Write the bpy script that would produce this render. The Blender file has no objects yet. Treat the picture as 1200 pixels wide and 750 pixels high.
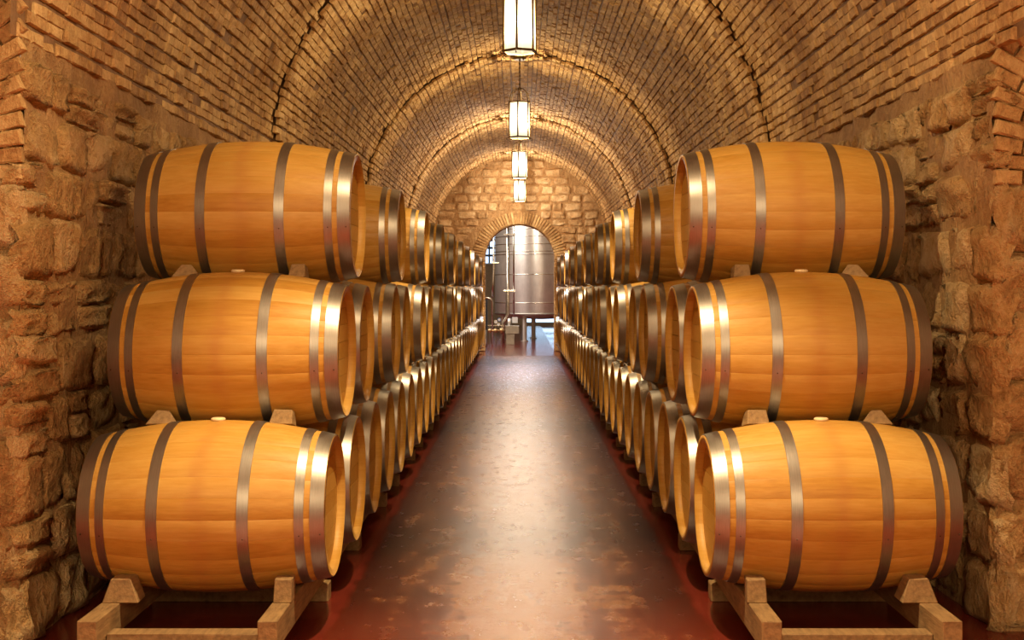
import bpy, bmesh, math, random
import numpy as np
from mathutils import Matrix, Vector
random.seed(7); rng = np.random.default_rng(7)
PI = math.pi
S = bpy.context.scene; C = S.collection
# ------------------------------------------------------------------ camera
F = 1425.0; CAMH = 1.394
cam = bpy.data.cameras.new('camera'); camo = bpy.data.objects.new('camera', cam); C.objects.link(camo)
cam.sensor_width = 36; cam.lens = F*36/1200; cam.shift_x = -9/1200; cam.shift_y = -37/1200
cam.clip_start = .05; cam.clip_end = 200
camo.location = (0, 0, CAMH); camo.rotation_euler = (PI/2, 0, 0)
S.camera = camo
# ------------------------------------------------------------------ world, lights, exposure
w = bpy.data.worlds.new('world'); S.world = w; w.use_nodes = True
w.node_tree.nodes['Background'].inputs[0].default_value = (1.0, .66, .36, 1)
w.node_tree.nodes['Background'].inputs[1].default_value = .3
S.view_settings.view_transform = 'Standard'; S.view_settings.look = 'None'
S.view_settings.gamma = 1; S.view_settings.use_curve_mapping = False
S.view_settings.exposure = 0.5
def area(name, loc, target, sx, sy, power, col):
    l = bpy.data.lights.new(name, 'AREA'); l.shape = 'RECTANGLE'; l.size = sx; l.size_y = sy
    l.energy = power; l.color = col
    o = bpy.data.objects.new(name, l); C.objects.link(o); o.location = loc
    o.rotation_euler = (Vector(target)-Vector(loc)).to_track_quat('-Z', 'Y').to_euler()
    return o
area('hall_fill_light', (0, -5.5, 4.2), (0, 5, 1.6), 5.0, 1.6, 270, (1, .75, .43))       # added fill from the hall behind the camera, no window there
area('skylight_doorway', (.15, 30.5, 3.75), (.0, 23.4, 0), 1.1, .6, 60, (.62, .76, 1))
area('tank_fill_light', (-3.6, 29.6, 4.6), (.6, 32, 1.8), 3, 4, 230, (1, .88, .76))  # added light inside the room to brighten the tank, no skylight built
area('tank_streak_light', (-.4, 28.2, 3.9), (.6, 33, 1.6), .25, .5, 60, (1, .86, .66))  # added light for the bright streak down the tank, no lamp fitting
LAMP_POWER = 200
LANTERNS = [(-1.3, 1.0), (4.1, 2.1), (9.5, 1.0), (14.9, 1.0), (20.3, 2.0), (25.7, 1.6)]

# ------------------------------------------------------------------ helpers
def tag(o, label=None, cat=None, group=None, kind=None):
    if label: o['label'] = label
    if cat: o['category'] = cat
    if group: o['group'] = group
    if kind: o['kind'] = kind
    return o
def empty(name, loc=(0, 0, 0), rz=0):
    o = bpy.data.objects.new(name, None); C.objects.link(o); o.location = loc; o.rotation_euler = (0, 0, rz)
    o.empty_display_size = .1
    return o
def link(name, me, parent=None, mat=None, loc=None):
    o = bpy.data.objects.new(name, me); C.objects.link(o)
    if mat and not me.materials: me.materials.append(mat)
    if parent: o.parent = parent
    if loc: o.location = loc
    return o
def obj(name, bm, mat, parent=None, smooth=False):
    bmesh.ops.recalc_face_normals(bm, faces=bm.faces)
    me = bpy.data.meshes.new(name); bm.to_mesh(me); bm.free()
    if smooth:
        for p in me.polygons: p.use_smooth = True
    return link(name, me, parent, mat)
def bx(bm, x0, x1, y0, y1, z0, z1, bev=0):
    r = bmesh.ops.create_cube(bm, size=1)
    for v in r['verts']:
        v.co = Vector(((x0+x1)/2+v.co.x*(x1-x0), (y0+y1)/2+v.co.y*(y1-y0), (z0+z1)/2+v.co.z*(z1-z0)))
    if bev:
        es = list({e for v in r['verts'] for e in v.link_edges})
        bmesh.ops.bevel(bm, geom=es, offset=bev, segments=2, profile=.5, affect='EDGES')
def cyl(bm, p0, p1, r0, r1=None, seg=16, caps=True):
    p0 = Vector(p0); p1 = Vector(p1); d = p1-p0; r1 = r0 if r1 is None else r1
    m = Matrix.Translation((p0+p1)/2) @ d.to_track_quat('Z', 'Y').to_matrix().to_4x4()
    bmesh.ops.create_cone(bm, cap_ends=caps, segments=seg, radius1=r0, radius2=r1, depth=d.length, matrix=m)
def tube(bm, pts, r, seg=10):
    pts = [Vector(p) for p in pts]; rings = []
    for i, p in enumerate(pts):
        t = (pts[min(i+1, len(pts)-1)]-pts[max(i-1, 0)]).normalized()
        q = t.to_track_quat('Z', 'Y')
        rings.append([bm.verts.new(p + q @ Vector((r*math.cos(2*PI*k/seg), r*math.sin(2*PI*k/seg), 0))) for k in range(seg)])
    for a, b in zip(rings, rings[1:]):
        for k in range(seg): bm.faces.new((a[k], a[(k+1) % seg], b[(k+1) % seg], b[k]))
    bm.faces.new(rings[0]); bm.faces.new(rings[-1])
def lathe(bm, prof, seg=32, axis='Z', M=None, close=False):
    """prof: list of (radius, height)"""
    rings = []
    for r, h in prof:
        ring = []
        for k in range(seg):
            a = 2*PI*k/seg
            co = Vector((r*math.cos(a), r*math.sin(a), h)) if axis == 'Z' else Vector((h, r*math.cos(a), r*math.sin(a)))
            ring.append(bm.verts.new(M @ co if M else co))
        rings.append(ring)
    pr = list(zip(rings, rings[1:])) + ([(rings[-1], rings[0])] if close else [])
    for a, b in pr:
        for k in range(seg): bm.faces.new((a[k], a[(k+1) % seg], b[(k+1) % seg], b[k]))
    return rings
def proj(p):
    return (609+F*p[0]/p[1], 338-F*(p[2]-CAMH)/p[1])

# ------------------------------------------------------------------ materials
def mat(name):
    m = bpy.data.materials.new(name); m.use_nodes = True
    nt = m.node_tree; return m, nt, nt.nodes['Principled BSDF']
def nd(nt, t, **k):
    n = nt.nodes.new(t)
    for a, b in k.items():
        if a in n.inputs: n.inputs[a].default_value = b
        else: setattr(n, a, b)
    return n
def ramp(nt, fac, stops):
    r = nt.nodes.new('ShaderNodeValToRGB'); nt.links.new(fac, r.inputs[0])
    el = r.color_ramp.elements
    while len(el) < len(stops): el.new(.5)
    for e, (p, c) in zip(el, stops): e.position = p; e.color = (*c, 1) if len(c) == 3 else c
    return r.outputs[0]
def noise(nt, vec, scale, detail=4, rough=.55, sc=(1, 1, 1)):
    if sc != (1, 1, 1):
        mp = nd(nt, 'ShaderNodeMapping'); mp.inputs['Scale'].default_value = sc; nt.links.new(vec, mp.inputs[0]); vec = mp.outputs[0]
    n = nd(nt, 'ShaderNodeTexNoise', Scale=scale, Detail=detail, Roughness=rough); nt.links.new(vec, n.inputs['Vector'])
    return n.outputs['Fac']
def mth(nt, op, a, b=None, clamp=False):
    n = nt.nodes.new('ShaderNodeMath'); n.operation = op; n.use_clamp = clamp
    for i, v in enumerate((a, b)):
        if v is None: continue
        if isinstance(v, (int, float)): n.inputs[i].default_value = v
        else: nt.links.new(v, n.inputs[i])
    return n.outputs[0]
def mixc(nt, f, a, b, bt='MIX'):
    n = nt.nodes.new('ShaderNodeMix'); n.data_type = 'RGBA'; n.blend_type = bt
    for i, v in ((0, f), (6, a), (7, b)):
        if isinstance(v, (int, float)): n.inputs[i].default_value = v
        elif isinstance(v, tuple): n.inputs[i].default_value = (*v, 1)
        else: nt.links.new(v, n.inputs[i])
    return n.outputs[2]
def bump(nt, b, h, strength, dist):
    n = nd(nt, 'ShaderNodeBump', Strength=strength, Distance=dist); nt.links.new(h, n.inputs['Height'])
    nt.links.new(n.outputs[0], b.inputs['Normal'])

def masonry(name, c0, c1, c2, bscale=1.0, bstr=.8, bdist=.02):
    m, nt, b = mat(name)
    tc = nt.nodes.new('ShaderNodeNewGeometry').outputs['Position']
    at = nd(nt, 'ShaderNodeAttribute', attribute_name='tone').outputs['Fac']
    n1 = noise(nt, tc, 9*bscale, 6, .6); n2 = noise(nt, tc, 2.2, 3); n3 = noise(nt, tc, 55*bscale, 4, .7)
    f = mth(nt, 'ADD', mth(nt, 'MULTIPLY', at, .34), mth(nt, 'MULTIPLY', n1, .85))
    f = mth(nt, 'ADD', f, mth(nt, 'MULTIPLY', mth(nt, 'SUBTRACT', n3, .5), .6))
    n4 = noise(nt, tc, 22*bscale, 5, .7, (1, 1, .45)); f = mth(nt, 'ADD', f, mth(nt, 'MULTIPLY', mth(nt, 'SUBTRACT', n4, .5), .7))
    f = mth(nt, 'SUBTRACT', f, .12)
    col = ramp(nt, f, [(.10, c0), (.42, c1), (.76, c2)])
    dark = ramp(nt, n2, [(.3, (.72, .66, .6)), (.62, (1, 1, 1))])
    col = mixc(nt, 1.0, col, dark, 'MULTIPLY')
    nt.links.new(col, b.inputs['Base Color']); b.inputs['Roughness'].default_value = .78
    b.inputs['Specular IOR Level'].default_value = .35
    bump(nt, b, mth(nt, 'ADD', mth(nt, 'MULTIPLY', n1, .5), mth(nt, 'ADD', mth(nt, 'MULTIPLY', n4, .8), mth(nt, 'MULTIPLY', n3, .35))), bstr, bdist)
    return m
M_brick = masonry('brick_masonry', (.30, .155, .062), (.60, .37, .15), (.84, .60, .29), 1.4, .9, .03)
M_stone = masonry('rough_stone', (.34, .18, .06), (.72, .44, .175), (.92, .68, .36), 1.0, 1.0, .09)
M_mortar = masonry('mortar', (.42, .23, .09), (.60, .37, .16), (.72, .48, .24), 1.0, 1.0, .06)
M_joint = masonry('dark_joint', (.16, .085, .04), (.26, .15, .075), (.36, .22, .12), 1.0, .6, .015)
M_endstone = masonry('pale_end_stone', (.40, .23, .09), (.70, .45, .21), (.92, .70, .40), .8, 1.0, .05)

def m_barrel():
    m, nt, b = mat('oak_barrel_wood')
    tc = nt.nodes.new('ShaderNodeTexCoord').outputs['Object']
    inf = nt.nodes.new('ShaderNodeObjectInfo')
    off = nt.nodes.new('ShaderNodeVectorMath'); off.operation = 'ADD'; nt.links.new(tc, off.inputs[0])
    cmb = nt.nodes.new('ShaderNodeCombineXYZ'); rr = mth(nt, 'MULTIPLY', inf.outputs['Random'], 17)
    nt.links.new(rr, cmb.inputs[0]); nt.links.new(rr, cmb.inputs[1]); nt.links.new(cmb.outputs[0], off.inputs[1])
    v = off.outputs[0]
    at = nd(nt, 'ShaderNodeAttribute', attribute_name='tone').outputs['Fac']
    g1 = noise(nt, v, 6, 5, .6, (1, 14, 14)); g2 = noise(nt, v, 3, 3, .5, (1.6, 3, 3)); g3 = noise(nt, v, 30, 3, .6, (1, 8, 8))
    f = mth(nt, 'ADD', mth(nt, 'MULTIPLY', at, .26), mth(nt, 'MULTIPLY', g1, .50))
    f = mth(nt, 'ADD', f, mth(nt, 'MULTIPLY', g2, .36))
    col = ramp(nt, f, [(.25, (.34, .145, .014)), (.50, (.46, .235, .037)), (.80, (.56, .33, .082))])
    sx = nt.nodes.new('ShaderNodeSeparateXYZ'); nt.links.new(tc, sx.inputs[0])
    st = mth(nt, 'POWER', 2.718, mth(nt, 'MULTIPLY', mth(nt, 'POWER', mth(nt, 'ABSOLUTE', mth(nt, 'ADD', sx.outputs[0], mth(nt, 'MULTIPLY', mth(nt, 'SUBTRACT', g2, .5), .12))), 2), -900))
    col = mixc(nt, mth(nt, 'MULTIPLY', st, mth(nt, 'MULTIPLY', g2, .55)), col, (.36, .12, .03))
    kn = ramp(nt, g3, [(.22, (.55, .5, .45)), (.34, (1, 1, 1))])
    col = mixc(nt, .35, col, mixc(nt, 1.0, col, kn, 'MULTIPLY'))
    nt.links.new(col, b.inputs['Base Color'])
    b.inputs['Roughness'].default_value = .48; b.inputs['Specular IOR Level'].default_value = .35
    bump(nt, b, g1, .12, .004)
    return m
M_oak = m_barrel()
def m_wood(name, a, c, rough=.7):
    m, nt, b = mat(name)
    tc = nt.nodes.new('ShaderNodeTexCoord').outputs['Object']
    g = noise(nt, tc, 18, 5, .65, (3, .5, 3)); g2 = noise(nt, tc, 9, 3)
    nt.links.new(ramp(nt, mth(nt, 'ADD', mth(nt, 'MULTIPLY', g, .65), mth(nt, 'MULTIPLY', g2, .35)), [(.3, a), (.7, c)]), b.inputs['Base Color'])
    b.inputs['Roughness'].default_value = rough; bump(nt, b, g, .5, .006); return m
M_rail = m_wood('weathered_timber', (.13, .07, .026), (.40, .25, .105))
def m_metal(name, col, rough, sc=(1, 1, 1), br=.1, metal=1.0):
    m, nt, b = mat(name)
    tc = nt.nodes.new('ShaderNodeTexCoord').outputs['Object']
    g = noise(nt, tc, 14, 5, .6, sc); g2 = noise(nt, tc, 5, 3)
    k = mth(nt, 'ADD', mth(nt, 'MULTIPLY', g, .6), mth(nt, 'MULTIPLY', g2, .4))
    nt.links.new(ramp(nt, k, [(.3, tuple(x*.72 for x in col)), (.7, tuple(min(1, x*1.12) for x in col))]), b.inputs['Base Color'])
    nt.links.new(mth(nt, 'ADD', mth(nt, 'MULTIPLY', g, br), rough-br/2), b.inputs['Roughness'])
    b.inputs['Metallic'].default_value = metal; return m
M_hoop = m_metal('galvanised_hoop_steel', (.33, .30, .265), .39, (40, 1, 1), .16, .95)
M_rivet = m_metal('rivet_steel', (.12, .09, .07), .5)
M_iron = m_metal('bronzed_lantern_iron', (.16, .11, .05), .5, br=.2, metal=.7)
M_steel = m_metal('brushed_stainless_steel', (.78, .75, .72), .36, (14, 14, .3), .08)
_nt = M_steel.node_tree; _tg = _nt.nodes.new('ShaderNodeTangent'); _tg.direction_type = 'RADIAL'; _tg.axis = 'Z'
_b = _nt.nodes['Principled BSDF']; _nt.links.new(_tg.outputs[0], _b.inputs['Tangent']); _b.inputs['Anisotropic'].default_value = .85; _b.inputs['Anisotropic Rotation'].default_value = .25; _b.inputs['Metallic'].default_value = .8
M_pipe = m_metal('polished_steel_pipe', (.72, .69, .64), .22)
M_box = m_metal('grey_steel_box', (.42, .40, .37), .4)
m, nt, b = mat('cream_silicone'); b.inputs['Base Color'].default_value = (.80, .62, .36, 1); b.inputs['Roughness'].default_value = .5; M_bung = m
def emit(name, col, s, tr=0.0):
    m = bpy.data.materials.new(name); m.use_nodes = True; nt = m.node_tree; nt.nodes.clear()
    out = nt.nodes.new('ShaderNodeOutputMaterial'); e = nd(nt, 'ShaderNodeEmission', Strength=s); e.inputs[0].default_value = (*col, 1)
    if tr:
        t = nt.nodes.new('ShaderNodeBsdfTransparent'); mx = nt.nodes.new('ShaderNodeMixShader'); mx.inputs[0].default_value = 1-tr
        nt.links.new(t.outputs[0], mx.inputs[1]); nt.links.new(e.outputs[0], mx.inputs[2]); nt.links.new(mx.outputs[0], out.inputs[0])
    else: nt.links.new(e.outputs[0], out.inputs[0])
    return m
M_bulb = emit('lamp_bulb', (1, .86, .62), 30)
M_glass = emit('lit_frosted_glass', (1, .80, .50), 2.0, .5)
_nt = M_glass.node_tree; _z = _nt.nodes.new('ShaderNodeSeparateXYZ'); _nt.links.new(_nt.nodes.new('ShaderNodeTexCoord').outputs['Object'], _z.inputs[0])
_e = mth(_nt, 'ADD', .75, mth(_nt, 'MULTIPLY', mth(_nt, 'POWER', 2.718, mth(_nt, 'MULTIPLY', mth(_nt, 'POWER', mth(_nt, 'ABSOLUTE', mth(_nt, 'SUBTRACT', _z.outputs[2], .25)), 2), -70)), 7))
_nt.links.new(_e, [n for n in _nt.nodes if n.type == 'EMISSION'][0].inputs[1])   # frosted glass is brightest beside the bulb
M_day = emit('daylight_sky', (.55, .75, 1), 1.6)
m, nt, b = mat('window_glass'); b.inputs['Base Color'].default_value = (.8, .9, 1, 1); b.inputs['Roughness'].default_value = .05
b.inputs['Transmission Weight'].default_value = 1; M_wglass = m
def plain(name, col, rough=.6, metal=0):
    m, nt, b = mat(name); tc = nt.nodes.new('ShaderNodeNewGeometry').outputs['Position']; n = noise(nt, tc, 12, 4)
    nt.links.new(ramp(nt, n, [(.3, tuple(x*.8 for x in col)), (.7, col)]), b.inputs['Base Color'])
    b.inputs['Roughness'].default_value = rough; b.inputs['Metallic'].default_value = metal; return m
M_white = plain('white_enamel', (.75, .78, .82), .35)
M_black = plain('black_rubber', (.03, .03, .03), .5)
M_brass = m_metal('brass_fitting', (.62, .42, .22), .35)
M_plaster = plain('warm_plaster', (.60, .46, .30), .85)

def m_floor():
    m, nt, b = mat('red_painted_cellar_floor')
    tc = nt.nodes.new('ShaderNodeNewGeometry').outputs['Position']
    sx = nt.nodes.new('ShaderNodeSeparateXYZ'); nt.links.new(tc, sx.inputs[0])
    ax = mth(nt, 'ABSOLUTE', sx.outputs[0])
    nl = noise(nt, tc, 2.2, 5, .6, (2.2, .45, 1)); ns = noise(nt, tc, 7, 5, .65, (1.2, .7, 1)); nf = noise(nt, tc, 150, 2, .6)
    streak = noise(nt, tc, 3.0, 3, .5, (1, 4.5, 1))
    edge = mth(nt, 'ADD', ax, mth(nt, 'MULTIPLY', mth(nt, 'SUBTRACT', ns, .5), .10))
    inner = ramp(nt, edge, [(.755, (1, 1, 1)), (.785, (0, 0, 0))])           # 1 in the worn aisle
    worn = mth(nt, 'ADD', mth(nt, 'MULTIPLY', nl, .6), mth(nt, 'MULTIPLY', ns, .4))
    worn = mth(nt, 'ADD', worn, mth(nt, 'MULTIPLY', mth(nt, 'SUBTRACT', .38, ax), .38))
    worn = mth(nt, 'ADD', worn, mth(nt, 'MULTIPLY', mth(nt, 'SUBTRACT', streak, .5), .2))
    wr = ramp(nt, worn, [(.43, (.060, .010, .003)), (.485, (.135, .038, .012)), (.56, (.25, .108, .040))])
    front = ramp(nt, mth(nt, 'ADD', mth(nt, 'MULTIPLY', sx.outputs[1], .1), mth(nt, 'MULTIPLY', ns, .1)), [(.52, (1, 1, 1)), (.60, (0, 0, 0))])  # redder paint towards the hall
    red = ramp(nt, ns, [(.3, (.12, .014, .005)), (.7, (.19, .025, .008))])
    wr = mixc(nt, mth(nt, 'MULTIPLY', front, mth(nt, 'MULTIPLY', ax, 1.6, True)), wr, red)
    side = ramp(nt, ns, [(.3, (.13, .016, .010)), (.7, (.19, .026, .014))])
    col = mixc(nt, inner, side, wr)
    hall = ramp(nt, mth(nt, 'ADD', mth(nt, 'MULTIPLY', sx.outputs[1], .1), .2), [(.60, (1, 1, 1)), (.64, (0, 0, 0))])
    col = mixc(nt, hall, col, (.66, .085, .018))  # unseen floor coloured brighter red to put an orange reflection in the hoops
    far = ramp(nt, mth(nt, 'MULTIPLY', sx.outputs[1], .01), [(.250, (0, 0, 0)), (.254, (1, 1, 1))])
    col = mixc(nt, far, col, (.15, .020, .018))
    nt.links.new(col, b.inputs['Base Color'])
    rg = mth(nt, 'ADD', mth(nt, 'MULTIPLY', ns, .14), mth(nt, 'ADD', mth(nt, 'MULTIPLY', inner, .06), .13))
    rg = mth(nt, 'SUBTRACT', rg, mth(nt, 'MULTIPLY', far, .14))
    nt.links.new(rg, b.inputs['Roughness']); b.inputs['Specular IOR Level'].default_value = .7
    h = mth(nt, 'MULTIPLY', mth(nt, 'ADD', mth(nt, 'MULTIPLY', nf, 1.0), mth(nt, 'MULTIPLY', ns, .12)), inner)
    bump(nt, b, h, .30, .005)
    return m
M_floor = m_floor()

# ------------------------------------------------------------------ piece templates (unit length x unit height, z outward)
def brick_tpl():
    v = []
    for z, s, j in ((-.035, .5, 0), (-.009, .5, .012), (0, .445, .02)):
        for sx, sy in ((-1, -1), (1, -1), (1, 1), (-1, 1)):
            v.append((sx*s+random.uniform(-j, j), sy*(s if s > .46 else .40)+random.uniform(-j, j)*2.0, z+random.uniform(-1, 1)*(.004 if z == 0 else 0)))
    f = [(8, 9, 10, 11)]
    for a in (0, 4):
        for k in range(4): f.append((a+k, a+(k+1) % 4, a+4+(k+1) % 4, a+4+k))
    return np.array(v), f
def stone_tpl(n=9, amp=.036, rnd=.13):
    cx = rng.normal(size=(4, 4))
    def sn(s, t):      # smooth random
        x = (s+1)/2*2.99; y = (t+1)/2*2.99; i, j = int(x), int(y); a, c = x-i, y-j
        a = a*a*(3-2*a); c = c*c*(3-2*c); i1, j1 = min(i+1, 3), min(j+1, 3)
        return (cx[i, j]*(1-a)*(1-c)+cx[i1, j]*a*(1-c)+cx[i, j1]*(1-a)*c+cx[i1, j1]*a*c)
    g = np.linspace(-1, 1, n); g = np.sign(g)*np.abs(g)**.8
    V = []
    for t in g:
        for s in g:
            r = (abs(s)**5+abs(t)**5)**.2
            m = max(abs(s), abs(t)); k = 1-rnd*max(0, r-m) / .15*.8 if m > 0 else 1
            x = .5*s*k + .018*rng.normal()*(m < .99) + .03*sn(t, s)*.6; y = .5*t*k + .018*rng.normal()*(m < .99)+.03*sn(s, -t)*.6
            z = amp*.5*sn(s, t) + .0065*rng.normal()
            e = max(0, (m-.7)/.3); z -= .026*e**2
            if m > .995: z -= .035
            V.append((x, y, z))
    f = [(j*n+i, j*n+i+1, (j+1)*n+i+1, (j+1)*n+i) for j in range(n-1) for i in range(n-1)]
    return np.array(V), f
BT = [brick_tpl() for _ in range(10)]
ST = [stone_tpl() for _ in range(14)]
def mesh_np(name, V, Fc, tone, m, smooth):
    me = bpy.data.meshes.new(name); me.from_pydata([tuple(x) for x in V], [], Fc)
    a = me.attributes.new('tone', 'FLOAT', 'POINT'); a.data.foreach_set('value', np.asarray(tone, dtype=np.float32))
    me.materials.append(m)
    if smooth: me.polygons.foreach_set('use_smooth', [True]*len(me.polygons))
    me.update(); return me
_cache = {}
def piece_mesh(kind, tpls, i, m, smooth):
    k = (kind, i, m.name)
    if k not in _cache:
        V, f = tpls[i]; t = (i*0.37) % 1.0
        _cache[k] = mesh_np(kind, V, f, [t]*len(V), m, smooth)
    return _cache[k]
def build_pieces(pieces, kind, joined, tpls, m, parent, smooth=False, limit=300, hidden=None):
    """pieces: list of (origin, u, v, n, L, H). the largest in the photo become objects, the rest one mesh"""
    sc = []
    for i, (o, u, v, n, L, H) in enumerate(pieces):
        x, y = proj(o) if o[1] > .3 else (-999, 0)
        a = 0
        if -25 < x < 1225 and -25 < y < 775 and not (hidden and hidden(o)):
            d = Vector((o[0], o[1], o[2]-CAMH)); a = L*H*abs(d.normalized().dot(Vector(n)))/d.length_squared
        sc.append((a, i))
    sc.sort(reverse=True)
    top = {i for a, i in sc[:limit] if a > 0}
    VV, FF, TT, base = [], [], [], 0
    for i, (o, u, v, n, L, H) in enumerate(pieces):
        k = random.randrange(len(tpls))
        if i in top:
            M = Matrix(((u[0]*L, v[0]*H, n[0], o[0]), (u[1]*L, v[1]*H, n[1], o[1]), (u[2]*L, v[2]*H, n[2], o[2]), (0, 0, 0, 1)))
            ob = bpy.data.objects.new(kind, piece_mesh(kind, tpls, k, m, smooth)); C.objects.link(ob)
            ob.parent = parent; ob.matrix_world = M
        else:
            V, f = tpls[k]
            A = np.array([np.array(u)*L, np.array(v)*H, np.array(n)])
            VV.append(V @ A + np.array(o)); FF += [tuple(q+base for q in ff) for ff in f]; TT += [random.random()]*len(V); base += len(V)
    if VV:
        ob = link(joined, mesh_np(joined, np.concatenate(VV), FF, TT, m, smooth), parent); ob['kind'] = 'stuff'

# ------------------------------------------------------------------ setting
W = 1.92; ZS = 2.365; D0L, D0R, D1 = 4.68, 4.90, 26.9
bm = bmesh.new(); bmesh.ops.create_grid(bm, x_segments=1, y_segments=1, size=1)
for v in bm.verts: v.co = Vector((v.co.x*7, 19+v.co.y*29, 0))
fl = obj('floor', bm, M_floor); tag(fl, kind='structure')

def rv(y):     # vault radius: shallow transverse ribs at the lanterns
    r = W
    for a, b_, h in ((9.4, 10.85, .045), (15.0, 16.0, .045), (20.5, 21.4, .045)):
        t = min(1, max(0, (y-a+.09)/.09))*min(1, max(0, (b_+.12-y)/.12)); r -= h*t*t*(3-2*t)
    return r
def rlag(y): return W-.045 if any(a+.10 < y < b-.10 for a, b in ((9.4, 10.85), (15.0, 16.0), (20.5, 21.4))) else W
def rstep(y): return W if rv(y) > W-.022 else W-.045
def shell(off, name):
    V, Fc = [], []; ys = list(np.arange(4.62, 27.0, .06)); na = 48
    for y in ys:
        r = rlag(y)+off
        for k in range(na+1):
            a = PI*k/na; V.append((-r*math.cos(a), y, ZS+r*math.sin(a)))
    for j in range(len(ys)-1):
        for k in range(na): Fc.append((j*(na+1)+k, j*(na+1)+k+1, (j+1)*(na+1)+k+1, (j+1)*(na+1)+k))
    return mesh_np(name, V, Fc, rng.random(len(V))*.5, M_joint, True)
ceil = link('ceiling', shell(.017, 'ceiling')); tag(ceil, kind='structure')
P = []
nc = 104
for c in range(nc):
    da = PI/nc; a = (c+.5)*da
    y = 4.62+random.uniform(0, .2)
    wob = random.uniform(-.004, .004)
    while y < D1-.03:
        L = random.choice((.15, .17, .13, .20, .11)); ym = y+L/2; r = rstep(ym)+random.uniform(-.007, .009)
        if random.random() < .03: r += .016
        aa = a+wob+random.uniform(-.0016, .0016)
        n = (math.cos(aa), 0, -math.sin(aa)); tilt = random.gauss(0, .02)
        dr = 0
        u = Vector((-math.cos(aa)*dr, 1, math.sin(aa)*dr)).normalized(); n = Vector(n); vv = n.cross(u); n = u.cross(vv)
        u = (u+vv*tilt).normalized(); vv = n.cross(u)
        o = (-r*math.cos(aa), ym, ZS+r*math.sin(aa))
        if not ((o[0] < 0 and ym < D0L) or (o[0] > 0 and ym < D0L)):
            P.append((o, tuple(u), tuple(vv), tuple(n), L-.006, r*da-.006))
        y += L+random.uniform(0, .006)
build_pieces(P, 'brick', 'brick_courses', BT, M_brick, ceil, False, 300,
             lambda o: abs(o[0]) > 1.9 and o[1] > 9)

def wall_side(name, sgn, d0):
    bm = bmesh.new(); ny, nz = 150, 16
    g = [[bm.verts.new((sgn*(W+.016+.010*rng.normal()), d0+.03+(D1-d0-.03)*j/ny, -.02+(ZS+.03)*k/nz)) for k in range(nz+1)] for j in range(ny+1)]
    for j in range(ny):
        for k in range(nz): bm.faces.new((g[j][k], g[j+1][k], g[j+1][k+1], g[j][k+1]))
    # return facing the hall
    h = [[bm.verts.new((sgn*(W+.02+i*.28), d0+.034+.005*rng.normal(), -.02+4.6*k/24)) for k in range(25)] for i in range(6)]
    for i in range(5):
        for k in range(24): bm.faces.new((h[i][k], h[i+1][k], h[i+1][k+1], h[i][k+1]))
    wl = obj(name, bm, M_mortar, smooth=True); tag(wl, kind='structure')
    P = []; z = .0
    rows = [.26, .22, .27, .20, .25, .23, .25, .21, .22, .17]
    for H in rows:
        y = d0
        while y < D1-.1:
            L = random.uniform(.2, .44)
            if z > 2.0: L *= .8
            zz = z
            parts = [(H, 0)] if random.random() < .78 else [(H*.5, -H*.25), (H*.48, H*.25)]
            for hh, dz in parts:
                a = random.gauss(0, .03); u = Vector((0, -sgn*math.cos(a), math.sin(a)))
                n = Vector((-sgn, random.gauss(0, .05), random.gauss(0, .05))).normalized()
                v = n.cross(u).normalized(); u = v.cross(n)
                P.append(((sgn*(W+random.uniform(-.014, .012)), y+L/2, zz+H/2+dz+random.gauss(0, .008)), tuple(u), tuple(v), tuple(n), L+.012, hh+.012))
            y += L
        z += H
    # jamb stones facing the hall, up to the springing of the side arch
    z = 0; r = 0
    while z < 1.72:
        H = rows[r]*1.08; x = W+.005
        while x < 3.2:
            L = random.uniform(.3, .5) if r % 2 else random.uniform(.22, .4)
            n = Vector((random.gauss(0, .03), -1, random.gauss(0, .04))).normalized(); u = Vector((1, 0, random.gauss(0, .02))); v = n.cross(u).normalized(); u = v.cross(n)
            P.append(((sgn*(x+L/2), d0+random.uniform(-.01, .01), z+H/2), tuple(u), tuple(v), tuple(n), L+.012, H+.012)); x += L
        z += H; r += 1
    build_pieces(P, 'stone', 'stonework', ST, M_stone, wl, True, 290, lambda o: o[1] > 6.9 and o[2] < 2.0)
    # brick springing of the side arch: flat bed turning steeper with height
    B = []; zz = z+.03; k = 0
    while zz < 4.3:
        t = min(1.0, (zz-z)/.95); ang = t*math.radians(56); hb = .068
        u = Vector((sgn*math.cos(ang), 0, -math.sin(ang)*1.0))if sgn > 0 else Vector((math.cos(ang), 0, math.sin(ang)))
        n = Vector((0, -1, 0)); v = n.cross(u)
        x = W-.005; r0 = .20 if k % 2 else .12
        first = True
        while x < W+1.2:
            L = r0 if first else .21; first = False
            cx = x + L/2*math.cos(ang)
            oz = zz-(x-W+L/2*math.cos(ang))*math.tan(ang)
            if oz > z-.05: B.append(((sgn*cx, d0+random.uniform(-.006, .008), oz), tuple(u), tuple(v), tuple(n), L-.012, hb-.010))
            x += L*math.cos(ang)
        zz += hb/math.cos(ang); k += 1
    build_pieces(B, 'brick', 'arch_brickwork', BT, M_brick, wl, False, 200)
wall_side('wall_left', -1, D0L); wall_side('wall_right', 1, D0R)

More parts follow.
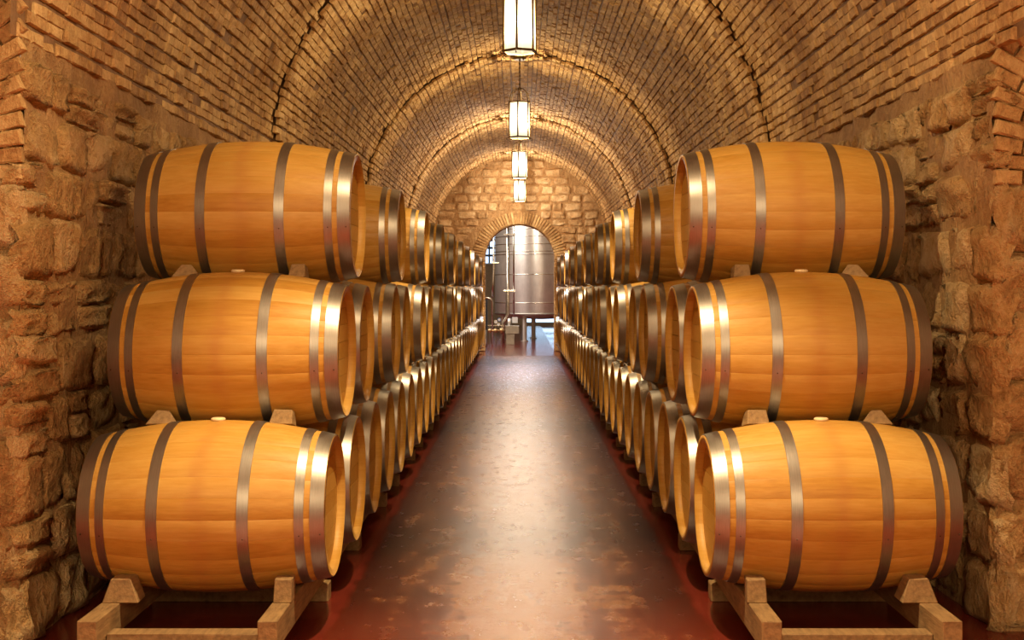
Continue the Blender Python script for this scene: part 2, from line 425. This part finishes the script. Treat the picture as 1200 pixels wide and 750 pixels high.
# end wall with arched doorway
DW = .775; DS = 2.035
def end_wall():
    y0, y1 = D1, D1+.55; bm = bmesh.new(); n = 24
    arch = [(-DW*math.cos(PI*k/n), DS+DW*math.sin(PI*k/n)) for k in range(n+1)]
    out = [(-3.2*math.cos(PI*k/n), DS+3.0*math.sin(PI*k/n)) for k in range(n+1)]
    arch = [(-DW, 0)]+arch+[(DW, 0)]; out = [(-3.2, 0)]+out+[(3.2, 0)]
    for y in (y0, y1):
        A = [bm.verts.new((x, y, z)) for x, z in arch]; O = [bm.verts.new((x, y, z)) for x, z in out]
        for k in range(len(A)-1): bm.faces.new((A[k], A[k+1], O[k+1], O[k]))
        if y == y0: A0 = A
        else:
            for k in range(len(A)-1): bm.faces.new((A0[k], A0[k+1], A[k+1], A[k]))
    wl = obj('wall_back', bm, M_mortar); tag(wl, kind='structure')
    P = []; z = .02
    while z < ZS+W:
        H = random.uniform(.15, .22); x = -1.98+random.uniform(0, .2)
        while x < 1.95:
            L = random.uniform(.22, .46); cx, cz = x+L/2, z+H/2
            inside = (cz < ZS and abs(cx) < W-.02) or math.hypot(cx, cz-ZS) < W-.03
            ring = math.hypot(cx, cz-DS) < DW+.27+.08 if cz > DS else abs(cx) < DW+.14
            if cz <= DS and abs(cx) >= DW+.10: ring = abs(cx)-L/2 < DW
            if inside and not ring:
                n = Vector((random.gauss(0, .05), -1, random.gauss(0, .05))).normalized(); u = Vector((1, 0, random.gauss(0, .03))); v = n.cross(u).normalized(); u = v.cross(n)
                P.append(((cx, y0-.02+random.uniform(-.012, .012), cz), tuple(u), tuple(v), tuple(n), L-.005, H-.003))
            x += L
        z += H
    build_pieces(P, 'stone', 'stonework', ST, M_endstone, wl, True, 290, lambda o: o[2] < 1.9)
    B = []
    N = 46
    for k in range(N):
        a = PI*(k+.5)/N; d = Vector((math.cos(a), 0, math.sin(a))); n = Vector((0, -1, 0)); v = n.cross(d)
        c = random.uniform(-.012, .012)
        o = d*(DW+.005+.135+c); B.append(((o.x, y0-.028, DS+o.z), tuple(d), tuple(v), tuple(n), .265, (PI*(DW+.13)/N)-.012))
    for sg in (-1, 1):
        z = .04
        while z < DS:
            u = Vector((1, 0, 0)); n = Vector((0, -1, 0)); v = n.cross(u)
            B.append(((sg*(DW+.08+random.uniform(0, .02)), y0-.012, z), tuple(u), tuple(v), tuple(n), .16+random.uniform(-.02, .02), .055)); z += .066
        z = .04
        while z < DS:
            for y in (y0+.12, y0+.38):
                u = Vector((0, sg*-1.0, 0)); n = Vector((-sg, 0, 0)); v = n.cross(u)
                B.append(((sg*(DW-.008), y, z), tuple(u), tuple(v), tuple(n), .24, .055))
            z += .066
    build_pieces(B, 'voussoir', 'jamb_brickwork', BT, M_brick, wl, False, 46, lambda o: o[2] < DS)
end_wall()

# hall round the camera and the tank room beyond the doorway (plain shells)
def room(pref, x0, x1, y0, y1, z1, m, sides):
    for s in sides:
        bm = bmesh.new()
        if s == 'west': bx(bm, x0-.2, x0, y0, y1, 0, z1)
        if s == 'east': bx(bm, x1, x1+.2, y0, y1, 0, z1)
        if s == 'south': bx(bm, x0, x1, y0-.2, y0, 0, z1)
        if s == 'north': bx(bm, x0, x1, y1, y1+.2, 0, z1)
        if s == 'top': bx(bm, x0-.2, x1+.2, y0-.2, y1+.2, z1, z1+.2)
        tag(obj(('ceiling_' if s == 'top' else 'wall_')+pref+('' if s == 'top' else '_'+s), bm, m), kind='structure')
room('hall', -3.3, 3.3, -7.5, 4.6, 4.75, M_plaster, ('west', 'east', 'top'))
room('tank_room', -5.5, 5.5, D1+.56, 46, 6.2, M_plaster, ('west', 'east', 'north', 'top'))

# ------------------------------------------------------------------ barrels
HL, RB, RH, NS = .48, .346, .283, 26
def R(x): return RB-(RB-RH)*(abs(x)/HL)**2
def stave_mesh(k):
    V, Fc = [], []; da = 2*PI/NS; xs = np.linspace(-HL, HL, 17); an = [-.5, -.46, 0, .46, .5]
    for x in xs:
        for j, t in enumerate(an):
            r = R(x)-(.0009 if j in (0, 4) else 0); a = t*da; V.append((x, r*math.sin(a), r*math.cos(a)))
    n = len(an)
    for i in range(len(xs)-1):
        for j in range(n-1): Fc.append((i*n+j, (i+1)*n+j, (i+1)*n+j+1, i*n+j+1))
    for e, sg in ((0, -1), (len(xs)-1, 1)):    # chime: end grain and the inner face down to the head
        b0 = len(V); x = xs[e]
        for t in an: V.append((x, (RH-.022)*math.sin(t*da), (RH-.022)*math.cos(t*da)))
        for t in an: V.append((x-sg*.035, (RH-.020)*math.sin(t*da), (RH-.020)*math.cos(t*da)))
        for j in range(n-1):
            Fc.append((e*n+j, e*n+j+1, b0+j+1, b0+j)); Fc.append((b0+j, b0+j+1, b0+n+j+1, b0+n+j))
    return mesh_np('stave', V, Fc, [(k*.29+.1) % 1]*len(V), M_oak, False)
def shade_some(me):
    for p in me.polygons: p.use_smooth = True
STAVES = [stave_mesh(k) for k in range(7)]
for s in STAVES: shade_some(s)
def body_mesh():
    V, Fc, T = [], [], []
    for s in range(NS):
        me = STAVES[(s*3+s//5) % 7]; a = 2*PI*s/NS; b0 = len(V); ca, sa = math.cos(a), math.sin(a)
        for v in me.vertices: V.append((v.co.x, v.co.y*ca+v.co.z*sa, -v.co.y*sa+v.co.z*ca)); T.append(((s*3+s//5) % 7*.29+.1) % 1)
        for p in me.polygons: Fc.append(tuple(b0+i for i in p.vertices))
    return mesh_np('body', V, Fc, T, M_oak, True)
BODY = body_mesh()
def head_mesh():       # head of boards with shallow joints, outer face +x
    bm = bmesh.new(); r = RH-.0215; nb = 7; wd = 2*r/nb; T = []
    lay = bm.verts.layers.float.new('tone')
    for k in range(nb):
        z0, z1 = -r+k*wd+.0012, -r+(k+1)*wd-.0012; tone = (k*.37+.2) % 1; pts = []
        zs = np.linspace(z0, z1, 5)
        for z in zs: pts.append((math.sqrt(max(0, r*r-z*z)), z))
        for z in zs[::-1]: pts.append((-math.sqrt(max(0, r*r-z*z)), z))
        vs = [bm.verts.new((HL-.033, y, z)) for y, z in pts]; vb = [bm.verts.new((HL-.045, y, z)) for y, z in pts]
        for v in vs+vb: v[lay] = tone
        bm.faces.new(vs)
        for i in range(len(vs)): bm.faces.new((vs[i], vs[(i+1) % len(vs)], vb[(i+1) % len(vs)], vb[i]))
    cyl(bm, (HL-.048, 0, 0), (HL-.044, 0, 0), r, seg=32)
    bmesh.ops.remove_doubles(bm, verts=bm.verts, dist=1e-5)
    me = bpy.data.meshes.new('head'); bm.to_mesh(me); bm.free(); me.materials.append(M_oak); return me
HEAD = head_mesh()
def head_board(k):
    bm = bmesh.new(); r = RH-.0215; wd = 2*r/7; z0, z1 = -r+k*wd+.0008, -r+(k+1)*wd-.0008; zs = np.linspace(z0, z1, 5)
    pts = [(math.sqrt(max(1e-4, r*r-z*z)), z) for z in zs]+[(-math.sqrt(max(1e-4, r*r-z*z)), z) for z in zs[::-1]]
    V = [(HL-.033, y, z) for y, z in pts]+[(HL-.046, y, z) for y, z in pts]; n = len(pts); bm.free()
    Fc = [tuple(range(n)), tuple(range(2*n-1, n-1, -1))]+[(i, i+n, (i+1) % n+n, (i+1) % n) for i in range(n)]
    return mesh_np('head_board', V, Fc, [(k*.37+.2) % 1]*len(V), M_oak, False)
BOARDS = [head_board(k) for k in range(7)]
def hoop_mesh(x0, x1):
    bm = bmesh.new(); t = .0028
    xs = [x0, x0+.002, (x0+x1)/2, x1-.002, x1]
    lathe(bm, [(R(x)+t+.0006, x) for x in (x0+.0006, (x0+x1)/2, x1-.0006)], 64, 'X')
    lathe(bm, [(R(x1)+t+.0006, x1-.0006), (R(x1)-.004, x1)], 64, 'X'); lathe(bm, [(R(x0)-.004, x0), (R(x0)+t+.0006, x0+.0006)], 64, 'X')
    me = bpy.data.meshes.new('hoop'); bm.to_mesh(me); bm.free()
    me.materials.append(M_hoop); shade_some(me)
    return me
HOOPS = [hoop_mesh(.424, .4785), hoop_mesh(.366, .402), hoop_mesh(.152, .196)]
bm = bmesh.new(); lathe(bm, [(.0001, .012), (.024, .012), (.029, .009), (.030, .003), (.022, -.004), (.0001, -.004)], 20)
bmesh.ops.recalc_face_normals(bm, faces=bm.faces)
BUNG = bpy.data.meshes.new('bung'); bm.to_mesh(BUNG); bm.free(); BUNG.materials.append(M_bung); shade_some(BUNG)
bm = bmesh.new(); lathe(bm, [(.0001, .0022), (.0022, .0018), (.0032, 0), (.0032, -.002)], 8)
RIVET = bpy.data.meshes.new('rivet'); bm.to_mesh(RIVET); bm.free(); RIVET.materials.append(M_rivet)
def barrel(x, y, z, label, group, detail, bung):
    t = empty('barrel', (x, y, z)); tag(t, label, 'barrel', group)
    if detail:
        off = random.randrange(20)
        for s in range(NS):
            o = link('stave', STAVES[(s*3+off+s//4) % 7], t); o.rotation_euler = (-2*PI*s/NS, 0, 0)
    else: link('body', BODY, t)
    for sg in (1, -1):
        if detail:
            for hb in BOARDS: h = link('head_board', hb, t); h.rotation_euler = (0, 0, 0 if sg > 0 else PI)
        else: h = link('head', HEAD, t); h.rotation_euler = (0, 0, 0 if sg > 0 else PI)
        for i, hm in enumerate(HOOPS):
            o = link('hoop', hm, t); o.rotation_euler = (0, 0, 0 if sg > 0 else PI)
            if detail:
                xm = (.451, .384, .174)[i]
                for dx in ((-.012, .012) if i == 0 else (0,)):
                    a = -PI/2-.22 if sg > 0 else PI/2+.22
                    r = link('rivet', RIVET, o); rr = R(xm)+.0034
                    r.location = (xm+dx, rr*math.sin(a), rr*math.cos(a)); r.rotation_euler = (-a, 0, 0)
    if bung: link('bung', BUNG, t, loc=(0, 0, RB-.001))
    return t
PITCH, Y0, XC = .702, 4.98, 1.2345
ZR = (.508, 1.120, 1.732)
ORD = ['first', 'second', 'third', 'fourth', 'fifth', 'sixth', 'seventh', 'eighth', 'ninth', 'tenth']
for sg, sd in ((-1, 'left'), (1, 'right')):
    for g in range(10):
        for tier, cnt in ((0, 3), (1, 2), (2, 1)):
            for k in range(cnt):
                y = Y0+(g*3+k+tier*.5)*PITCH
                tn = ('bottom', 'middle', 'top')[tier]
                pos = {0: ('front', 'centre', 'rear'), 1: ('front', 'rear'), 2: ('',)}[tier][k]
                if tier == 2: lb = f'single oak barrel crowning the {ORD[g]} {sd}-hand stack from the front'
                else: lb = f'{pos} oak barrel in the {tn} tier of the {ORD[g]} {sd}-hand stack'
                if g == 0 and k == 0:
                    lb = {0: f'large orange oak barrel on timber rails at front {sd}, lowest of three',
                          1: f'oak barrel broadside at front {sd}, between the lowest and topmost',
                          2: f'topmost oak barrel broadside at front {sd}, chocks under it'}[tier]
                barrel(sg*XC, y, ZR[tier], lb, f'oak barrels stacked along the {sd} wall', g == 0 and k == 0, tier < 2)

# ------------------------------------------------------------------ racks and chocks
RT = .186
for sg, sd in ((-1, 'left'), (1, 'right')):
    for g in range(10):
        ya = Y0+g*3*PITCH-(.57 if g == 0 else .33); yb = Y0+(g*3+2)*PITCH+.33
        t = empty('barrel_rack', (sg*XC, (ya+yb)/2, 0))
        tag(t, f'weathered timber rack with protruding rails under the front {sd} barrel' if g == 0 else f'low timber rack under the {ORD[g]} {sd}-hand barrel stack', 'rack', f'timber racks under the {sd} barrels')
        def pb(name, x0, x1, y0, y1, z0, z1):
            bm = bmesh.new(); cx, cy = sg*(x0+x1)/2, (y0+y1)/2
            bx(bm, -(x1-x0)/2, (x1-x0)/2, -(y1-y0)/2, (y1-y0)/2, z0, z1, .004)
            for v in bm.verts: v.co += Vector((random.uniform(-1, 1), random.uniform(-1, 1), 0))*.0015
            o = obj(name, bm, M_rail, t); o.location = (cx-sg*XC, cy-(ya+yb)/2, 0)
        pb('rail', .88, .952, ya, yb, .078, RT); pb('rail', 1.535, 1.607, ya, yb, .078, RT)
        pb('crossbeam', .953, 1.534, ya+.10, ya+.18, .0, .112)
        for yy in (ya+1.0, yb-.25): pb('sleeper', .852, 1.635, yy, yy+.09, 0, .077)
def chock(x, y, z, wx, dy, h, top, label, rx=0, rz=0):
    bm = bmesh.new(); V = []
    for zz, s, fy in ((0, 1, 1), (h, top, .8)):
        for sx, sy in ((-1, -1), (1, -1), (1, 1), (-1, 1)):
            V.append(bm.verts.new((sx*wx/2*s+random.uniform(-.004, .004), sy*dy/2*fy, zz+random.uniform(-.002, .002)*(zz > 0))))
    for f in ((3, 2, 1, 0), (4, 5, 6, 7), (0, 1, 5, 4), (1, 2, 6, 5), (2, 3, 7, 6), (3, 0, 4, 7)): bm.faces.new([V[i] for i in f])
    bmesh.ops.bevel(bm, geom=bm.edges[:], offset=.003, segments=1, affect='EDGES')
    o = obj('chock', bm, M_rail); o.location = (x, y, z); o.rotation_euler = (rx, 0, rz)
    tag(o, label, 'chock', 'wooden chocks holding the front barrels')
for sg, sd in ((-1, 'left'), (1, 'right')):
    chock(sg*.912, 4.716, RT, .072, .10, .088, .96, f'square wooden chock on the aisle-side rail at front {sd}')
    chock(sg*1.535, 4.716, RT, .14, .10, .092, .55, f'tapered wooden chock on the wall-side rail at front {sd}')
    for tier, zt in ((0, 'lowest'), (1, 'middle')):
        yy = Y0+tier*.5*PITCH+.088; zb = ZR[tier]+math.sqrt(.331**2-.088**2)-.004
        up = ('middle', 'topmost')[tier]
        chock(sg*.985, yy, zb, .082 if tier else .10, .075, .062, .8, f'pale wooden chock, aisle side, on the {zt} front {sd} barrel', rx=-.25, rz=.1*sg)
        chock(sg*1.485, yy, zb, .13, .075, .060, .35, f'wedge-shaped wooden chock, wall side, on the {zt} front {sd} barrel', rx=-.25, rz=-.15*sg)

# ------------------------------------------------------------------ lanterns
def lantern(y, power, label):
    zb = 3.234; t = empty('hanging_lantern', (0, y, zb)); tag(t, label, 'lantern', 'hexagonal lanterns hung along the vault')
    r, h = .132, .43; A = [math.radians(100+60*k) for k in range(6)]
    pt = lambda a, rr, z: Vector((rr*math.cos(a), -rr*math.sin(a), z))
    for z0, rr, th in ((0, r+.014, .016), (h, r+.010, .014)):
        bm = bmesh.new()
        for k in range(6):
            a, b_ = pt(A[k], rr, z0), pt(A[(k+1) % 6], rr, z0); a1, b1 = pt(A[k], rr-.022, z0), pt(A[(k+1) % 6], rr-.022, z0)
            up = Vector((0, 0, th)); v = [bm.verts.new(q) for q in (a, b_, b1, a1, a+up, b_+up, b1+up, a1+up)]
            for f in ((3, 2, 1, 0), (4, 5, 6, 7), (0, 1, 5, 4), (2, 3, 7, 6)): bm.faces.new([v[i] for i in f])
        obj('frame_ring', bm, M_iron, t)
    for k in range(6):
        bm = bmesh.new(); cyl(bm, pt(A[k], r, .01), pt(A[k], r, h), .0095, seg=8); obj('bar', bm, M_iron, t)
        bm = bmesh.new(); a, b_ = pt(A[k], r-.008, .014), pt(A[(k+1) % 6], r-.008, .014); up = Vector((0, 0, h-.016)); inn = (a+b_)/2; inn.z = 0; inn = -inn.normalized()*.003
        v = [bm.verts.new(q) for q in (a, b_, b_+up, a+up, a+inn, b_+inn, b_+up+inn, a+up+inn)]
        for f in ((0, 1, 2, 3), (7, 6, 5, 4)): bm.faces.new([v[i] for i in f])
        o = obj('glass_pane', bm, M_glass, t)
        bm = bmesh.new(); pts = []
        for i in range(13):
            q = i/12*1.5*PI; rr = .016*(1-i/20); pts.append(pt(A[k], r+.026+rr*math.sin(q)*1.1, -.010+rr*math.cos(q)-.006))
        tube(bm, [pt(A[k], r+.004, .008)]+pts, .0035, 6); obj('scroll', bm, M_iron, t)
        bm = bmesh.new(); pts = [pt(A[k], (r-.004)*math.cos(q)**.8 if q < PI/2-.01 else .008, h+.012+.17*math.sin(q)) for q in np.linspace(0, PI/2, 10)]
        tube(bm, pts, .0055, 6); obj('crown_strap', bm, M_iron, t)
    bm = bmesh.new(); lathe(bm, [(.001, .20), (.02, .20), (.026, .185), (.02, .17), (.001, .165)], 12); o = obj('finial', bm, M_iron, t, True); o.location.z = h-.01
    bm = bmesh.new(); ztop = ZS+rv(y)-zb-.02
    cyl(bm, (0, 0, h+.18), (0, 0, ztop), .006, seg=8)
    for zz in np.arange(h+.22, ztop-.02, .05): cyl(bm, (0, 0, zz), (0, 0, zz+.02), .011, seg=8)
    obj('hanging_rod', bm, M_iron, t)
    bm = bmesh.new(); cyl(bm, (0, 0, ztop-.07), (0, 0, ztop), .075, .085, seg=20); obj('canopy', bm, M_iron, t)
    bm = bmesh.new(); cyl(bm, (0, 0, .29), (0, 0, h+.02), .018, seg=12); cyl(bm, (0, 0, h+.02), (0, 0, h+.19), .006, seg=8)
    obj('lamp_holder', bm, M_iron, t)
    bm = bmesh.new(); lathe(bm, [(.001, .20), (.014, .204), (.024, .22), (.027, .24), (.022, .262), (.014, .285), (.012, .295)], 16); obj('bulb', bm, M_bulb, t, True)
    l = bpy.data.lights.new('lantern_light', 'POINT'); l.energy = LAMP_POWER*power; l.color = (1, .755, .42) if y < 18 else (1, .83, .64); l.shadow_soft_size = .02
    o = bpy.data.objects.new('lantern_light', l); C.objects.link(o); o.location = (0, y, zb+.165)
LL = ['hexagonal glass lantern hanging behind the camera', 'hexagonal glass lantern hanging above the front barrels',
      'largest lit hexagonal lantern, at top of the view', 'second largest lit lantern, hanging below the near one',
      'third lit lantern down, in front of the end wall', 'smallest and farthest lit lantern, just above the doorway']
for (y, p), lb in zip(LANTERNS, LL): lantern(y, p, lb)

# ------------------------------------------------------------------ tank room
t = empty('steel_tank', (.58, 33, 0)); tag(t, 'tall cylindrical stainless steel wine tank behind the arched doorway', 'tank')
bm = bmesh.new(); RT_ = 1.25
prof = [(.10, .56), (.8, .60), (1.20, .68), (RT_, .74), (RT_, 4.9), (1.1, 5.1), (.2, 5.4)]
lathe(bm, prof, 96); obj('shell', bm, M_steel, t, True)
for z in (1.0, 1.75, 2.28, 2.36, 2.55, 2.75, 2.95, 3.15, 3.35, 3.55):
    bm = bmesh.new(); lathe(bm, [(RT_-.002, z), (RT_+.008, z+.004), (RT_+.008, z+.022), (RT_-.002, z+.026)], 96); obj('weld_band', bm, M_pipe, t, True)
bm = bmesh.new(); lathe(bm, [(RT_-.03, .70), (RT_+.015, .70), (RT_+.015, .745), (RT_-.002, .745)], 96); obj('base_rim', bm, M_box, t, True)
for k in range(5):
    a = k*2*PI/5+.5; bm = bmesh.new(); cyl(bm, (1.05*math.cos(a), 1.05*math.sin(a), .02), (1.05*math.cos(a), 1.05*math.sin(a), .72), .06); cyl(bm, (1.05*math.cos(a), 1.05*math.sin(a), 0), (1.05*math.cos(a), 1.05*math.sin(a), .02), .10); obj('leg', bm, M_steel, t)
def px(x, y, D): return Vector(((x-609)*D/F, D, CAMH-(y-338)*D/F))
t = empty('product_pipe', px(595, 372, 31.0)*1); b0 = t.location.copy(); b0.z = 0; t.location = b0
tag(t, 'thick vertical steel pipe with clamps in front of the tank', 'pipe')
def part_tube(name, pts, r, m, t, seg=12):
    bm = bmesh.new(); tube(bm, [Vector(p)-t.location for p in pts], r, seg); return obj(name, bm, m, t, True)
D = 31.0
part_tube('riser', [px(595, 200, D), px(595, 368, D), px(593.5, 373, D), px(590, 378, D), px(589, 383, D), px(589, 402, D)], .055, M_pipe, t)
part_tube('riser', [px(602, 200, D), px(602, 374, D)], .022, M_pipe, t)
for y in (275, 341):
    bm = bmesh.new(); p = px(597.5, y, D)-t.location; bx(bm, p.x-.16, p.x+.14, p.y-.07, p.y+.07, p.z-.02, p.z+.02, .004); obj('clamp', bm, M_pipe, t)
t = empty('drain_pipe', (px(577, 388, 30.5).x, 30.5, 0)); tag(t, 'thin steel pipe bending down beside the left side of the tank', 'pipe')
D = 30.5
part_tube('riser', [px(560, 349, D), px(571, 349, D), px(575, 350, D), px(577, 353, D), px(577, 403, D)], .026, M_pipe, t)
part_tube('riser', [px(578.5, 200, D), px(578.5, 310, D), px(577.5, 330, D), px(577.5, 349, D)], .03, M_pipe, t)
for y in (268, 308):
    bm = bmesh.new(); p = px(581, y, D)-t.location; bx(bm, p.x-.10, p.x+.08, -.03, .03, p.z-.02, p.z+.02, .004); obj('valve', bm, M_pipe, t)
# pump with valve manifold
D = 30.2
t = empty('wine_pump', (px(600, 400, D).x, D, 0)); tag(t, 'grey boxed pump on a pedestal in the doorway with brass fittings', 'pump')
def pbox(name, x0, x1, y0, y1, dep, m, t, D=D, bev=.008):
    a, b_ = px(x0, y1, D)-t.location, px(x1, y0, D)-t.location; bm = bmesh.new(); bx(bm, a.x, b_.x, -dep/2, dep/2, a.z, b_.z, bev); return obj(name, bm, m, t)
pbox('housing', 592, 608.5, 381.5, 391, .3, M_box, t)
a = px(593, 403.6, D)-t.location
bm = bmesh.new(); bx(bm, a.x, (px(603, 0, D)-t.location).x, -.1, .1, 0, (px(0, 391, D)).z, .006); obj('pedestal', bm, M_box, t)
bm = bmesh.new(); p = px(603.5, 375.5, D)-t.location; bx(bm, p.x-.07, p.x+.07, -.02, .02, p.z-.065, p.z+.08, .006); obj('display', bm, M_white, t)
bm = bmesh.new(); p = px(597, 378, D)-t.location; cyl(bm, (p.x, 0, p.z-.09), (p.x, 0, p.z+.1), .05); obj('motor_neck', bm, M_steel, t, True)
part_tube('manifold', [px(572, 387.5, D), px(592, 387.5, D)], .026, M_brass, t)
for x in (574, 581, 588):
    bm = bmesh.new(); p = px(x, 387.5, D)-t.location; cyl(bm, (p.x-.045, 0, p.z), (p.x+.045, 0, p.z), .05 if x < 588 else .075); obj('coupling', bm, M_brass, t, True)
    bm = bmesh.new(); cyl(bm, (p.x, 0, p.z), (p.x, 0, p.z+.13), .012, seg=8); bx(bm, p.x-.05, p.x+.05, -.012, .012, p.z+.12, p.z+.14); obj('valve_handle', bm, M_pipe, t)
    bm = bmesh.new(); cyl(bm, (p.x, 0, 0), (p.x, 0, p.z), .014, seg=8); obj('support', bm, M_box, t)
t = empty('pressure_gauge', (px(583, 377, D).x, D, px(0, 387.0, D).z+.05)); t.location.z = px(0, 384, D).z
tag(t, 'small blue and white dials standing on the pump manifold', 'gauge')
for x, y in ((581, 377), (585, 374.5), (584, 380)):
    p = px(x, y, D)-t.location; bm = bmesh.new(); cyl(bm, (p.x, -.02, p.z), (p.x, .02, p.z), .038, seg=18); d_ = obj('dial', bm, M_white, t)
    bm = bmesh.new(); lathe(bm, [(.034, -.024), (.044, -.024), (.044, .024), (.034, .024)], 18, close=True); o = obj('rim', bm, plain('blue_plastic', (.05, .18, .5), .4) if x == 585 else M_pipe, d_)
    o.matrix_local = Matrix.Translation(p) @ Matrix.Rotation(PI/2, 4, 'X')
    bm = bmesh.new(); cyl(bm, (p.x, 0, 0), (p.x, 0, p.z-.03), .007, seg=6); obj('stem', bm, M_pipe, d_)
t = empty('black_hose_reel', (px(569.5, 360, 35).x-.1, 35, .0)); tag(t, 'dark upright equipment at the left edge of the doorway', 'equipment')
bm = bmesh.new(); bx(bm, -.12, .14, -.15, .15, .2, 1.15, .02); obj('body', bm, M_black, t)
bm = bmesh.new(); bx(bm, -.10, .12, -.13, .13, 0, .2, .01); obj('plinth', bm, M_box, t)
# windows of the tank room
def window(name, x0, x1, z0, z1, y, nb, vertical=1):
    bm = bmesh.new(); bx(bm, x0, x1, y-.02, y-.01, z0, z1); o = obj(name, bm, M_day); tag(o, kind='structure')
    f = bmesh.new(); w_ = .05
    bx(f, x0-w_, x0, y-.08, y, z0-w_, z1+w_); bx(f, x1, x1+w_, y-.08, y, z0-w_, z1+w_); bx(f, x0, x1, y-.08, y, z1, z1+w_); bx(f, x0, x1, y-.08, y, z0-w_, z0)
    obj('window_frame', f, M_white, o)
    for k in range(1, nb):
        g = bmesh.new(); z = z0+(z1-z0)*k/nb; bx(g, x0, x1, y-.06, y-.02, z-.04, z+.04); obj('glazing_bar', g, M_black, o)
    g = bmesh.new(); bx(g, (x0+x1)/2-.03, (x0+x1)/2+.03, y-.07, y-.02, z0, z1); obj('glazing_bar', g, M_black, o)
window('window_1', -1.45, -.85, 2.35, 3.5, 46, 4)
window('window_2', .2, 2.6, .12, 1.3, 46, 6)
